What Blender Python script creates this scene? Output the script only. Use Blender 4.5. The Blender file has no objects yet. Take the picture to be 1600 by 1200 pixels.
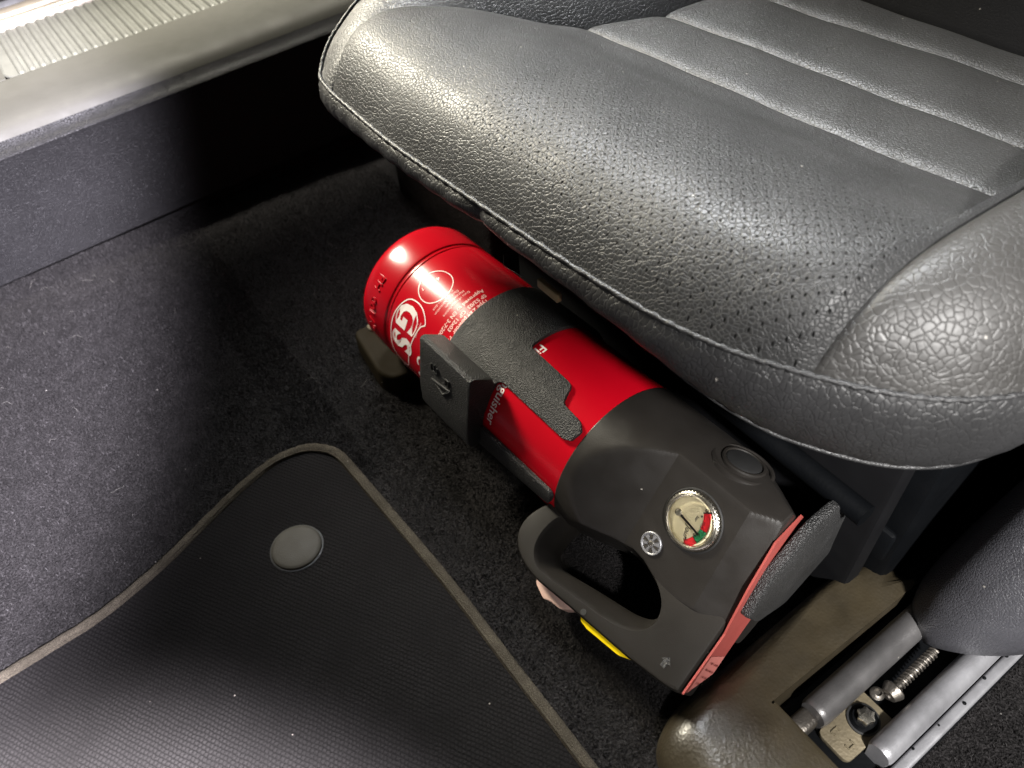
import bpy, bmesh, math, random
import numpy as np
from mathutils import Vector, Matrix
random.seed(4)
S = bpy.context.scene
COL = S.collection
R = math.radians

# ------------------------------------------------------------------ camera, world, lamps
cam = bpy.data.objects.new('camera', bpy.data.cameras.new('camera'))
COL.objects.link(cam)
rx = Vector((.57714, .81481, -.05479)); ux = Vector((-.57468, .45289, .68164)); bx = Vector((.58021, -.36191, .72964))
M = Matrix((rx, ux, bx)).transposed().to_4x4(); M.translation = (0, 0, .47)
cam.matrix_world = M
cam.data.sensor_width = 36; cam.data.lens = 27
cam.data.clip_start = .01; cam.data.clip_end = 50
cam.data.dof.use_dof = True; cam.data.dof.focus_distance = .46; cam.data.dof.aperture_fstop = 9
S.camera = cam

w = bpy.data.worlds.new('World'); S.world = w; w.use_nodes = True
w.node_tree.nodes['Background'].inputs[0].default_value = (1, .96, .88, 1)
w.node_tree.nodes['Background'].inputs[1].default_value = .05


def lamp(name, kind, loc, target, energy, color, **kw):
    d = bpy.data.lights.new(name, kind); d.energy = energy; d.color = color
    for k, v in kw.items():
        setattr(d, k, v)
    o = bpy.data.objects.new(name, d); COL.objects.link(o)
    o.location = loc
    o.rotation_euler = (Vector(target) - Vector(loc)).to_track_quat('-Z', 'Y').to_euler()
    return o


# roof lamp over the open door (key), then added unseen fills: overhead, sill, spots from the tunnel side
lamp('door_lamp', 'SPOT', (-1.28, -.02, .84), (-.24, .31, .15), 168, (1, .93, .76), spot_size=R(30), spot_blend=.6, shadow_soft_size=.15)
lamp('overhead_sheen_lamp', 'AREA', (-.70, .62, 1.32), (-.21, .43, .25), 4.6, (.96, .98, 1), shape='RECTANGLE', size=.7, size_y=.5, spread=R(38))  # unseen overhead light, added to bring out the cushion sheen
lamp('sill_fill_lamp', 'AREA', (-1.04, .30, 1.10), (-.94, .30, .145), 9.0, (1, .95, .82), shape='RECTANGLE', size=2.2, size_y=.12, spread=R(23))  # added strip light, confined to brightening the sill
P = Vector((.4, .12, .9))
lamp('footwell_fill_spot', 'SPOT', P, P + Vector((-.798, -.441, -.403)), 960, (.92, .88, 1), spot_size=R(55), spot_blend=.3, shadow_soft_size=.03)  # added spot for far-side daylight; its cone edge stands in for a cast shadow
lamp('mat_fill_spot', 'SPOT', P, P + Vector((-.405, -.335, -.842)), 3300, (.98, .94, 1), spot_size=R(31), spot_blend=.6, shadow_soft_size=.03)  # second added spot, lights the mat beyond that shadow edge
lamp('rail_fill_spot', 'SPOT', (.75, -.15, 1.0), (.035, .355, .20), 255, (1, .975, .95), spot_size=R(26), spot_blend=.6, shadow_soft_size=.06)  # added spot for the same daylight on rail, shield and bolster
S.view_settings.view_transform = 'Standard'; S.view_settings.look = 'None'
S.view_settings.exposure = 0; S.view_settings.gamma = 1


# ------------------------------------------------------------------ materials
def nodes(name):
    m = bpy.data.materials.new(name); m.use_nodes = True
    nt = m.node_tree
    return m, nt, nt.nodes['Principled BSDF']


def N(nt, t, **kw):
    n = nt.nodes.new(t)
    for k, v in kw.items():
        setattr(n, k, v)
    return n


def ramp(nt, src, stops):
    r = N(nt, 'ShaderNodeValToRGB')
    el = r.color_ramp.elements
    while len(el) < len(stops):
        el.new(.5)
    for e, (p, c) in zip(el, stops):
        e.position = p; e.color = (c, c, c, 1) if not isinstance(c, tuple) else (*c, 1)
    nt.links.new(src, r.inputs[0])
    return r


def math_n(nt, op, a, b=None, c=None):
    n = N(nt, 'ShaderNodeMath', operation=op)
    for i, v in enumerate((a, b, c)):
        if v is None:
            continue
        if isinstance(v, (int, float)):
            n.inputs[i].default_value = v
        else:
            nt.links.new(v, n.inputs[i])
    return n.outputs[0]


def mixcol(nt, fac, a, b):
    n = N(nt, 'ShaderNodeMix', data_type='RGBA')
    if isinstance(fac, (int, float)):
        n.inputs[0].default_value = fac
    else:
        nt.links.new(fac, n.inputs[0])
    for i, v in ((6, a), (7, b)):
        if isinstance(v, tuple):
            n.inputs[i].default_value = (*v, 1)
        else:
            nt.links.new(v, n.inputs[i])
    return n.outputs[2]


def bump(nt, bsdf, height, strength, dist, prev=None):
    b = N(nt, 'ShaderNodeBump'); b.inputs['Strength'].default_value = strength; b.inputs['Distance'].default_value = dist
    nt.links.new(height, b.inputs['Height'])
    if prev is not None:
        nt.links.new(prev, b.inputs['Normal'])
    nt.links.new(b.outputs[0], bsdf.inputs['Normal'])
    return b.outputs[0]


def coords(nt, scale=(1, 1, 1), rot=(0, 0, 0)):
    t = N(nt, 'ShaderNodeTexCoord'); mp = N(nt, 'ShaderNodeMapping')
    mp.inputs['Scale'].default_value = scale; mp.inputs['Rotation'].default_value = rot
    nt.links.new(t.outputs['Object'], mp.inputs['Vector'])
    return mp.outputs[0]


def noise(nt, vec, scale, detail=3, rough=.55):
    n = N(nt, 'ShaderNodeTexNoise'); n.inputs['Scale'].default_value = scale
    n.inputs['Detail'].default_value = detail; n.inputs['Roughness'].default_value = rough
    nt.links.new(vec, n.inputs['Vector'])
    return n.outputs['Fac']


def dust(nt, base, vec, amount=.72, col=(.45, .42, .38), scale=420):
    """sparse pale lint specks"""
    v = N(nt, 'ShaderNodeTexVoronoi'); v.inputs['Scale'].default_value = scale
    nt.links.new(vec, v.inputs['Vector'])
    sep = N(nt, 'ShaderNodeSeparateColor'); nt.links.new(v.outputs['Color'], sep.inputs[0])
    pick = math_n(nt, 'GREATER_THAN', sep.outputs[0], amount)
    near = math_n(nt, 'LESS_THAN', v.outputs['Distance'], .16)
    f = math_n(nt, 'MULTIPLY', math_n(nt, 'MULTIPLY', pick, near), .75)
    return mixcol(nt, f, base, col)


def leather(name, scale, strength, rough=.42, col=(.017, .017, .0175), perf=False, stretch=(1, 1, 1), dist=.0006, spec=.5):
    m, nt, b = nodes(name)
    vec = coords(nt, stretch)
    wob = N(nt, 'ShaderNodeTexNoise'); wob.inputs['Scale'].default_value = scale * .7; wob.inputs['Detail'].default_value = 2
    nt.links.new(vec, wob.inputs['Vector'])
    add = N(nt, 'ShaderNodeVectorMath', operation='MULTIPLY_ADD')
    nt.links.new(wob.outputs['Color'], add.inputs[0]); add.inputs[1].default_value = (.55 / scale,) * 3
    nt.links.new(vec, add.inputs[2])
    v = N(nt, 'ShaderNodeTexVoronoi', feature='DISTANCE_TO_EDGE'); v.inputs['Scale'].default_value = scale
    nt.links.new(add.outputs[0], v.inputs['Vector'])
    h1 = ramp(nt, v.outputs['Distance'], [(0, 0), (.045, .55), (.13, .9), (.4, 1)]).outputs[0]
    v2 = N(nt, 'ShaderNodeTexVoronoi', feature='SMOOTH_F1'); v2.inputs['Scale'].default_value = scale * 1.9
    nt.links.new(add.outputs[0], v2.inputs['Vector'])
    big = noise(nt, vec, 38, 3)
    h = math_n(nt, 'ADD', h1, math_n(nt, 'MULTIPLY', v2.outputs['Distance'], -.28))
    h = math_n(nt, 'ADD', h, math_n(nt, 'MULTIPLY', big, .25))
    fine = noise(nt, vec, scale * 2.6, 1)
    h = math_n(nt, 'ADD', h, math_n(nt, 'MULTIPLY', fine, .10))
    base = mixcol(nt, ramp(nt, noise(nt, vec, 22, 4), [(.3, 0), (.7, 1)]).outputs[0], col, tuple(c * 1.35 for c in col))
    base = dust(nt, base, vec, .993, (.32, .30, .27), 260)
    if perf:
        t = N(nt, 'ShaderNodeTexCoord'); mp = N(nt, 'ShaderNodeMapping')
        mp.inputs['Rotation'].default_value = (0, 0, R(45)); mp.inputs['Scale'].default_value = (205, 205, 205)
        nt.links.new(t.outputs['Object'], mp.inputs['Vector'])
        pv = N(nt, 'ShaderNodeTexVoronoi', voronoi_dimensions='2D'); pv.inputs['Scale'].default_value = 1
        pv.inputs['Randomness'].default_value = 0
        nt.links.new(mp.outputs[0], pv.inputs['Vector'])
        dot = ramp(nt, pv.outputs['Distance'], [(.085, .9), (.14, 0)]).outputs[0]
        sx = N(nt, 'ShaderNodeSeparateXYZ'); nt.links.new(t.outputs['Object'], sx.inputs[0])
        inx = math_n(nt, 'MULTIPLY', math_n(nt, 'GREATER_THAN', sx.outputs[0], -.060), math_n(nt, 'LESS_THAN', sx.outputs[0], .161))
        iny = math_n(nt, 'MULTIPLY', math_n(nt, 'GREATER_THAN', sx.outputs[1], -.206), math_n(nt, 'LESS_THAN', sx.outputs[1], -.116))
        dot = math_n(nt, 'MULTIPLY', dot, math_n(nt, 'MULTIPLY', inx, iny))
        base = mixcol(nt, dot, base, (.0015, .0015, .0015))
        h = math_n(nt, 'SUBTRACT', h, math_n(nt, 'MULTIPLY', dot, 1.6))
        nt.links.new(math_n(nt, 'MULTIPLY', math_n(nt, 'SUBTRACT', 1, dot), spec), b.inputs['Specular IOR Level'])
    if isinstance(base, tuple):
        b.inputs['Base Color'].default_value = (*base, 1)
    else:
        nt.links.new(base, b.inputs['Base Color'])
    rr = ramp(nt, noise(nt, vec, 30, 4), [(.25, rough - .06), (.75, rough + .08)]).outputs[0]
    nt.links.new(rr, b.inputs['Roughness'])
    if not perf:
        b.inputs['Specular IOR Level'].default_value = spec
    bump(nt, b, h, strength, dist)
    return m


def plastic(name, col, rough, grain=0, gs=900, metallic=0, spec=.5, specks=True, coat=0, wear=.25, gdist=.0003, rvar=1.0):
    m, nt, b = nodes(name)
    vec = coords(nt)
    n1 = noise(nt, vec, 35, 5)
    base = mixcol(nt, ramp(nt, n1, [(.35, 0), (.7, 1)]).outputs[0], col, tuple(c * (1 + wear) for c in col))
    if specks:
        base = dust(nt, base, vec, .985, (.4, .38, .34), 230)
    nt.links.new(base, b.inputs['Base Color'])
    rr = ramp(nt, noise(nt, vec, 60, 5), [(.3, max(rough - .07 * rvar, .02)), (.7, rough + .08 * rvar)]).outputs[0]
    nt.links.new(rr, b.inputs['Roughness'])
    b.inputs['Metallic'].default_value = metallic; b.inputs['Specular IOR Level'].default_value = spec
    b.inputs['Coat Weight'].default_value = coat; b.inputs['Coat Roughness'].default_value = .08
    if grain:
        h = noise(nt, vec, gs, 2, .5)
        v = N(nt, 'ShaderNodeTexVoronoi'); v.inputs['Scale'].default_value = gs * .8; nt.links.new(vec, v.inputs['Vector'])
        h = math_n(nt, 'ADD', h, v.outputs['Distance'])
        bump(nt, b, h, grain, gdist)
    return m


def carpet(name, col, gs=700, strength=1.0):
    m, nt, b = nodes(name)
    vec = coords(nt)
    a = noise(nt, vec, gs, 4, .7); c = noise(nt, vec, 60, 4)
    v = N(nt, 'ShaderNodeTexVoronoi'); v.inputs['Scale'].default_value = gs * .75; nt.links.new(vec, v.inputs['Vector'])
    mixv = math_n(nt, 'ADD', a, math_n(nt, 'MULTIPLY', c, .35))
    base = ramp(nt, mixv, [(.42, tuple(x * .45 for x in col)), (.68, col), (.86, tuple(x * 2.1 for x in col))]).outputs[0]
    base = dust(nt, base, vec, .99, (.20, .19, .18), 330)
    nt.links.new(base, b.inputs['Base Color'])
    b.inputs['Roughness'].default_value = .95; b.inputs['Specular IOR Level'].default_value = .06
    h = math_n(nt, 'SUBTRACT', math_n(nt, 'MULTIPLY', a, 1.5), v.outputs['Distance'])
    bump(nt, b, h, strength, .002)
    return m


def weave(name, col):
    """ribbed, looped mat pile"""
    m, nt, b = nodes(name)
    vec = coords(nt, (1, 1, 1), (0, 0, R(-31)))
    wob = N(nt, 'ShaderNodeTexNoise'); wob.inputs['Scale'].default_value = 90; nt.links.new(vec, wob.inputs['Vector'])
    add = N(nt, 'ShaderNodeVectorMath', operation='MULTIPLY_ADD')
    nt.links.new(wob.outputs['Color'], add.inputs[0]); add.inputs[1].default_value = (.0022,) * 3
    nt.links.new(vec, add.inputs[2])
    sx = N(nt, 'ShaderNodeSeparateXYZ'); nt.links.new(add.outputs[0], sx.inputs[0])
    rowp = math_n(nt, 'MULTIPLY', sx.outputs[1], 1 / .0026)
    row = math_n(nt, 'ABSOLUTE', math_n(nt, 'SINE', math_n(nt, 'MULTIPLY', rowp, math.pi)))
    odd = math_n(nt, 'MULTIPLY', math_n(nt, 'MODULO', math_n(nt, 'FLOOR', rowp), 2), .5)
    lp = math_n(nt, 'ADD', math_n(nt, 'MULTIPLY', sx.outputs[0], 1 / .0027), odd)
    loop = math_n(nt, 'ABSOLUTE', math_n(nt, 'SINE', math_n(nt, 'MULTIPLY', lp, math.pi)))
    h = math_n(nt, 'MULTIPLY', math_n(nt, 'POWER', row, .6), math_n(nt, 'ADD', .35, math_n(nt, 'MULTIPLY', math_n(nt, 'POWER', loop, .7), .65)))
    f = noise(nt, vec, 1100, 4, .75); pt = noise(nt, vec, 26, 4)
    h2 = math_n(nt, 'ADD', math_n(nt, 'MULTIPLY', h, math_n(nt, 'ADD', .10, pt)), math_n(nt, 'MULTIPLY', f, 1.0))
    base = ramp(nt, math_n(nt, 'MULTIPLY', h2, .7), [(.12, tuple(x * .25 for x in col)), (.55, col), (.95, tuple(x * 1.9 for x in col))]).outputs[0]
    base = dust(nt, base, vec, .992, (.25, .22, .2), 300)
    nt.links.new(base, b.inputs['Base Color'])
    b.inputs['Roughness'].default_value = .95; b.inputs['Specular IOR Level'].default_value = .05
    bump(nt, b, h2, .75, .0016)
    return m


def fibre_mat():
    m, nt, b = nodes('carpet_fibre')
    g = N(nt, 'ShaderNodeNewGeometry')
    c = ramp(nt, g.outputs['Random Per Island'], [(0, (.006, .0056, .0055)), (.6, (.0165, .0155, .0155)), (.96, (.030, .028, .028)), (1, (.048, .046, .046))]).outputs[0]
    nt.links.new(c, b.inputs['Base Color']); b.inputs['Roughness'].default_value = .8; b.inputs['Specular IOR Level'].default_value = .12
    return m


M_ = {}
M_['fibre'] = fibre_mat()
M_['leather_perf'] = leather('perforated_leather', 460, .46, .47, perf=True, dist=.0006, col=(.0155, .0155, .0155))
M_['leather'] = leather('grained_leather', 450, .4, .48, col=(.0155, .0155, .0152))
M_['leather_big'] = leather('coarse_leather', 300, .36, .48, col=(.021, .020, .0188), dist=.0006)
M_['leather_fine'] = leather('smooth_leather', 420, .4, .45)
M_['leather_band'] = leather('band_leather', 360, .5, .48, stretch=(1, 1, .6))
M_['backrest'] = leather('shaded_backrest', 440, .3, .7, col=(.005, .005, .0055), spec=.15)  # leather darkened: the unlit look of the seat back is in its colour
M_['trim_grain'] = leather('grained_trim', 620, .55, .42, col=(.042, .042, .048))
M_['sill_plastic'] = leather('grained_sill_plastic', 560, .75, .52, col=(.0068, .0065, .0070), spec=.3)
M_['sill_cap'] = plastic('pale_sill_plastic', (.046, .0445, .038), .65, .25, 900, spec=.3, wear=.08, specks=False)
M_['alu'] = plastic('brushed_scuff_metal', (.080, .080, .071), .55, metallic=.1, specks=False)
M_['chrome'] = plastic('polished_strip', (.14, .122, .095), .38, metallic=.3, specks=False)
M_['rubber'] = plastic('black_rubber', (.008, .008, .008), .6, specks=False)
M_['carpet'] = carpet('floor_carpet', (.018, .0168, .017))
M_['mat'] = weave('mat_pile', (.0085, .0079, .0079))
M_['mat_edge'] = carpet('mat_binding', (.050, .043, .033), 1500, .6)
M_['knob'] = plastic('mat_knob_plastic', (.018, .0148, .0085), .7, .3, 1500, specks=False)
M_['red'] = plastic('red_paint', (.44, .002, .010), .23, coat=.08, spec=.42, wear=.06, rvar=.2, specks=False)
M_['white'] = plastic('white_print', (.82, .74, .72), .4, specks=False, wear=.05)
M_['pinkprint'] = plastic('fine_print', (.75, .45, .43), .4, specks=False, wear=.05)
M_['strap'] = plastic('textured_black_plastic', (.020, .020, .020), .45, 1.0, 1400, gdist=.0007)
M_['head'] = plastic('satin_black_plastic', (.0150, .0133, .0118), .37, .12, 2200, spec=.45)
M_['handle'] = plastic('handle_black_plastic', (.0125, .0110, .0096), .55, .12, 2200, spec=.15)
M_['yellow'] = plastic('yellow_plastic', (.85, .62, .004), .35, specks=False)
M_['pink'] = plastic('pale_trigger', (.62, .42, .36), .45, specks=False)
M_['salmon'] = plastic('salmon_label', (.25, .050, .042), .45, specks=False, wear=.15)
M_['pinklabel'] = plastic('pink_label', (.42, .14, .12), .45, specks=False)
M_['darkprint'] = plastic('dark_print', (.12, .01, .01), .5, specks=False)
M_['steel'] = plastic('worn_steel', (.11, .10, .088), .45, .35, 900, metallic=.9, specks=False, wear=.5)
M_['nickel'] = plastic('warm_nickel', (.70, .66, .57), .24, .15, 1500, metallic=1, specks=False)
M_['dial'] = plastic('cream_dial', (.80, .72, .50), .4, specks=False, wear=.05)
M_['dialred'] = plastic('dial_red', (.62, .01, .02), .4, specks=False)
M_['dialgreen'] = plastic('dial_green', (.02, .20, .08), .4, specks=False)
M_['ink'] = plastic('dial_ink', (.015, .012, .01), .5, specks=False)
M_['rail'] = plastic('painted_rail_steel', (.060, .058, .058), .40, .18, 1400, metallic=.5, wear=.9)
M_['silver'] = plastic('silver_rail_steel', (.19, .19, .20), .42, .22, 1400, metallic=.6, wear=.8)
M_['cover'] = plastic('dusty_rail_cover', (.021, .0165, .0095), .40, .35, 600, wear=.6)
M_['bracket'] = plastic('olive_bracket_metal', (.12, .10, .065), .5, .5, 700, metallic=.4, wear=.7)
M_['foot'] = plastic('brown_foot_plastic', (.013, .0095, .0045), .7, .2, 900, spec=.08)
M_['void'] = plastic('shaded_seat_frame', (.0014, .0017, .0022), .6, .2, 600, spec=.08, specks=False)  # blackened so frame parts keep the under-seat shade despite the spots
M_['under'] = plastic('underseat_shade', (.003, .003, .0035), .7, spec=.1, specks=False)  # near-black: shade below the cushion is put into the colour
M_['tan'] = plastic('tan_clip', (.20, .15, .08), .6, specks=False)
M_['lint'] = plastic('lint', (.11, .105, .095), .8, specks=False)
gm, gnt, gb = nodes('gauge_glass')
gb.inputs['Transmission Weight'].default_value = 1; gb.inputs['Roughness'].default_value = .03; gb.inputs['IOR'].default_value = 1.2
gb.inputs['Base Color'].default_value = (1, .99, .95, 1)
M_['glass'] = gm


# ------------------------------------------------------------------ builders
def finish(name, me, mat, parent=None, smooth=35, label=None):
    o = bpy.data.objects.new(name, me); COL.objects.link(o)
    if mat is not None and not me.materials:
        me.materials.append(M_[mat] if isinstance(mat, str) else mat)
    if smooth:
        me.polygons.foreach_set('use_smooth', [True] * len(me.polygons))
        me.set_sharp_from_angle(angle=R(smooth))
    if parent is not None:
        o.parent = parent
    if label:
        o['label'] = label
    return o


def from_py(name, verts, faces, mat, parent=None, smooth=35, label=None):
    me = bpy.data.meshes.new(name); me.from_pydata([tuple(v) for v in verts], [], faces); me.update()
    bm = bmesh.new(); bm.from_mesh(me); bmesh.ops.recalc_face_normals(bm, faces=bm.faces); bm.to_mesh(me); bm.free()
    return finish(name, me, mat, parent, smooth, label)


def from_bm(name, bm, mat, parent=None, smooth=35, label=None, recalc=True):
    if recalc:
        bmesh.ops.recalc_face_normals(bm, faces=bm.faces)
    me = bpy.data.meshes.new(name); bm.to_mesh(me); bm.free()
    return finish(name, me, mat, parent, smooth, label)


def empty(name, loc, label, cat, group=None, matrix=None):
    o = bpy.data.objects.new(name, None); COL.objects.link(o)
    if matrix is not None:
        o.matrix_world = matrix
    else:
        o.location = loc
    o['label'] = label; o['category'] = cat
    if group:
        o['group'] = group
    o.empty_display_size = .02
    return o


def patch(fn, nu, nv):
    V = []; F = []
    for j in range(nv + 1):
        for i in range(nu + 1):
            V.append(fn(i / nu, j / nv))
    for j in range(nv):
        for i in range(nu):
            a = j * (nu + 1) + i
            F.append((a, a + 1, a + nu + 2, a + nu + 1))
    return V, F


def loft(rings, closed=True, caps=False):
    """rings: list of equal-length point lists"""
    V = [p for r in rings for p in r]; F = []; n = len(rings[0])
    for j in range(len(rings) - 1):
        for i in range(n if closed else n - 1):
            k = (i + 1) % n
            F.append((j * n + i, j * n + k, (j + 1) * n + k, (j + 1) * n + i))
    if caps:
        F.append(tuple(range(n - 1, -1, -1))); F.append(tuple((len(rings) - 1) * n + i for i in range(n)))
    return V, F


def tube(pts, r, n=8, closed=False):
    pts = [Vector(p) for p in pts]; rings = []
    m = len(pts); up = None
    for i, p in enumerate(pts):
        a = pts[(i - 1) % m] if closed or i > 0 else p
        b = pts[(i + 1) % m] if closed or i < m - 1 else p
        t = (b - a).normalized()
        if up is None:
            up = t.orthogonal().normalized()
        up = (up - t * up.dot(t)).normalized()
        s = t.cross(up)
        rr = r[i] if isinstance(r, (list, tuple)) else r
        rings.append([p + (up * math.cos(k * 2 * math.pi / n) + s * math.sin(k * 2 * math.pi / n)) * rr for k in range(n)])
    if closed:
        rings.append(rings[0])
    return loft(rings, True, not closed)


def catmull(pts, per=8, closed=False):
    pts = [np.array(p, float) for p in pts]; out = []; n = len(pts)
    for i in range(n if closed else n - 1):
        if closed:
            p0, p1, p2, p3 = pts[(i - 1) % n], pts[i], pts[(i + 1) % n], pts[(i + 2) % n]
        else:
            p0, p1, p2, p3 = pts[max(i - 1, 0)], pts[i], pts[i + 1], pts[min(i + 2, n - 1)]
        for k in range(per):
            t = k / per
            out.append(.5 * (2 * p1 + (p2 - p0) * t + (2 * p0 - 5 * p1 + 4 * p2 - p3) * t * t + (3 * p1 - p0 - 3 * p2 + p3) * t ** 3))
    if not closed:
        out.append(pts[-1])
    return [tuple(p) for p in out]


def rounded(poly, r, seg=5):
    """round the corners of a 2D polygon (r: number or list)"""
    out = []; n = len(poly)
    for i in range(n):
        p = np.array(poly[i], float); a = np.array(poly[i - 1], float); b = np.array(poly[(i + 1) % n], float)
        ri = r[i] if isinstance(r, (list, tuple)) else r
        if ri <= 0:
            out.append(tuple(p)); continue
        la, lb = np.linalg.norm(a - p), np.linalg.norm(b - p)
        d = min(ri, la * .45, lb * .45)
        q0 = p + (a - p) / la * d; q1 = p + (b - p) / lb * d
        for k in range(seg + 1):
            t = k / seg
            out.append(tuple((1 - t) ** 2 * q0 + 2 * t * (1 - t) * p + t * t * q1))
    return out


def prism_bm(poly, z0, z1, bev=0, seg=2, top_only=False):
    bm = bmesh.new()
    vs = [bm.verts.new((x, y, z0)) for x, y in poly]
    f = bm.faces.new(vs)
    r = bmesh.ops.extrude_face_region(bm, geom=[f])
    tv = [g for g in r['geom'] if isinstance(g, bmesh.types.BMVert)]
    bmesh.ops.translate(bm, verts=tv, vec=(0, 0, z1 - z0))
    bmesh.ops.recalc_face_normals(bm, faces=bm.faces)
    if bev:
        es = [e for e in bm.edges if abs(e.verts[0].co.z - e.verts[1].co.z) < 1e-9 and (not top_only or abs(e.verts[0].co.z - z1) < 1e-9)]
        bmesh.ops.bevel(bm, geom=es, offset=bev, segments=seg, affect='EDGES', profile=.6, clamp_overlap=True)
    return bm


def box_bm(x0, x1, y0, y1, z0, z1, bev=.003, seg=3):
    bm = bmesh.new()
    bmesh.ops.create_cube(bm, size=1)
    for v in bm.verts:
        v.co = ((x0 + x1) / 2 + v.co.x * (x1 - x0), (y0 + y1) / 2 + v.co.y * (y1 - y0), (z0 + z1) / 2 + v.co.z * (z1 - z0))
    if bev:
        bmesh.ops.bevel(bm, geom=bm.edges[:], offset=bev, segments=seg, affect='EDGES', profile=.5)
    return bm


def lathe(profile, n=48, center=(0, 0, 0), ax=((1, 0, 0), (0, 1, 0), (0, 0, 1))):
    """profile (radius, height) around the third axis"""
    c = Vector(center); X, Y, Z = (Vector(a) for a in ax)
    rings = []
    for (r, h) in profile:
        rings.append([c + Z * h + (X * math.cos(2 * math.pi * k / n) + Y * math.sin(2 * math.pi * k / n)) * r for k in range(n)])
    return loft(rings, True, True)


def text_mesh(s, size, weight=0, shear=0, spacing=1):
    cu = bpy.data.curves.new('lettering', 'FONT'); cu.body = s; cu.size = size; cu.offset = weight
    cu.shear = shear; cu.align_x = 'LEFT'; cu.space_character = spacing; cu.resolution_u = 3
    o = bpy.data.objects.new('lettering', cu); COL.objects.link(o)
    dg = bpy.context.evaluated_depsgraph_get()
    me = o.evaluated_get(dg).to_mesh()
    V = [tuple(v.co) for v in me.vertices]; F = [tuple(p.vertices) for p in me.polygons]
    o.evaluated_get(dg).to_mesh_clear()
    bpy.data.objects.remove(o); bpy.data.curves.remove(cu)
    return V, F


def solid_print(V, F, h):
    """thicken a flat mesh downward by h (z) so that print has a real edge"""
    return V, F


# ------------------------------------------------------------------ the floor
def floor_z(x, y):
    return .0012 * math.sin(x * 31 + 1) * math.cos(y * 27) + .0008 * math.sin(x * 77 + y * 63)


V, F = patch(lambda u, v: (-.86 + 1.5 * u, -.75 + 1.7 * v, floor_z(-.86 + 1.5 * u, -.75 + 1.7 * v) - .001), 120, 130)
o = from_py('floor', V, F, 'carpet', smooth=60); o['kind'] = 'structure'
# raised carpeted cross-member under the seat
bm = box_bm(-.70, -.50, .305, .70, -.02, .085, .012, 4)
o = from_bm('floor_step', bm, 'carpet'); o['kind'] = 'structure'

# short carpet fibres, far too many to count
def fibres(name, areas, seed, label=None):
    g = np.random.default_rng(seed); P = []
    for (x0, x1, y0, y1, n, keep) in areas:
        x = g.uniform(x0, x1, n); y = g.uniform(y0, y1, n)
        if keep is not None:
            k = keep(x, y); x, y = x[k], y[k]
        P.append(np.stack([x, y], 1))
    P = np.concatenate(P); n = len(P)
    z = .0012 * np.sin(P[:, 0] * 31 + 1) * np.cos(P[:, 1] * 27) + .0008 * np.sin(P[:, 0] * 77 + P[:, 1] * 63) - .0012
    an = g.uniform(0, 2 * np.pi, n); wd = g.uniform(.00022, .00045, n); h = g.uniform(.0012, .0030, n)
    la = g.uniform(0, 2 * np.pi, n); ll = g.uniform(.0004, .0022, n)
    dx, dy = np.cos(an) * wd, np.sin(an) * wd
    V = np.empty((n, 3, 3))
    V[:, 0] = np.stack([P[:, 0] - dx, P[:, 1] - dy, z], 1); V[:, 1] = np.stack([P[:, 0] + dx, P[:, 1] + dy, z], 1)
    V[:, 2] = np.stack([P[:, 0] + np.cos(la) * ll, P[:, 1] + np.sin(la) * ll, z + h], 1)
    me = bpy.data.meshes.new(name); me.vertices.add(n * 3); me.vertices.foreach_set('co', V.ravel())
    me.loops.add(n * 3); me.loops.foreach_set('vertex_index', np.arange(n * 3)); me.polygons.add(n)
    me.polygons.foreach_set('loop_start', np.arange(n) * 3); me.update(calc_edges=True)
    o = finish(name, me, 'fibre', None, 0); o['kind'] = 'stuff'
    return o
def off_mat(x, y):
    ex = np.interp(y, [-.6, -.4, -.25, -.173, -.107, -.064, -.025, .010, .038, .067, .0815], [-.345, -.352, -.358, -.362, -.367, -.379, -.395, -.409, -.416, -.41, -.39])
    ey = np.interp(x, [-.40, -.388, -.365, -.328, -.249, -.101], [.077, .0815, .0835, .086, .091, .094])
    return (x < ex + .003) | (y > ey - .003)
fibres('carpet_pile', [(-.815, -.36, -.30, .10, 150000, off_mat), (-.815, -.09, .06, .31, 110000, off_mat), (.004, .20, .10, .55, 60000, None)], 5)

# ------------------------------------------------------------------ door sill
sill = empty('door_sill', (-.80, .1, 0), 'pale door sill with a ribbed metal tread plate and dark kick panel', 'door sill')


def sz(y):  # the sill rises slightly towards the rear
    return .055 * (y + .03)


def sill_strip(name, prof, mat, y0=-.75, y1=1.0, n=60, label=None):
    rings = []
    for j in range(n + 1):
        y = y0 + (y1 - y0) * j / n
        rings.append([(x + .80, y - .1, z + (sz(y) if k else (0 if z < .03 else sz(y)))) for k, (x, z) in enumerate(prof)])
    V, F = loft(rings, False)
    return from_py(name, V, F, mat, sill, 40, label)


sill_strip('kick_panel', [(-.815, -.01), (-.815, .0035), (-.8015, .0045), (-.7995, .0065), (-.7985, .06), (-.7995, .117), (-.7985, .1195), (-.798, .1215), (-.7995, .1235), (-.8025, .1245), (-.806, .127), (-.809, .132)], 'sill_plastic', label='dark grained kick panel')
sill_strip('sill_cap', [(-.809, .132), (-.8115, .1365), (-.816, .1405), (-.824, .1435), (-.835, .1452), (-.850, .1458), (-.9005, .1463), (-.904, .1461), (-.907, .1440), (-.908, .1415)], 'sill_cap', label='pale grey sill cap')
sill_strip('seal_lip', [(-1.080, .13), (-1.082, .150), (-1.088, .158), (-1.098, .156), (-1.108, .14), (-1.13, .06), (-1.4, -.05)], 'rubber')
sill_strip('polished_strip', [(-1.046, .140), (-1.047, .147), (-1.050, .1505), (-1.054, .152), (-1.0575, .1515), (-1.0585, .1495), (-1.0605, .1495), (-1.0615, .1535), (-1.066, .1558), (-1.074, .156), (-1.079, .153), (-1.080, .14)], 'chrome')
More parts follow.
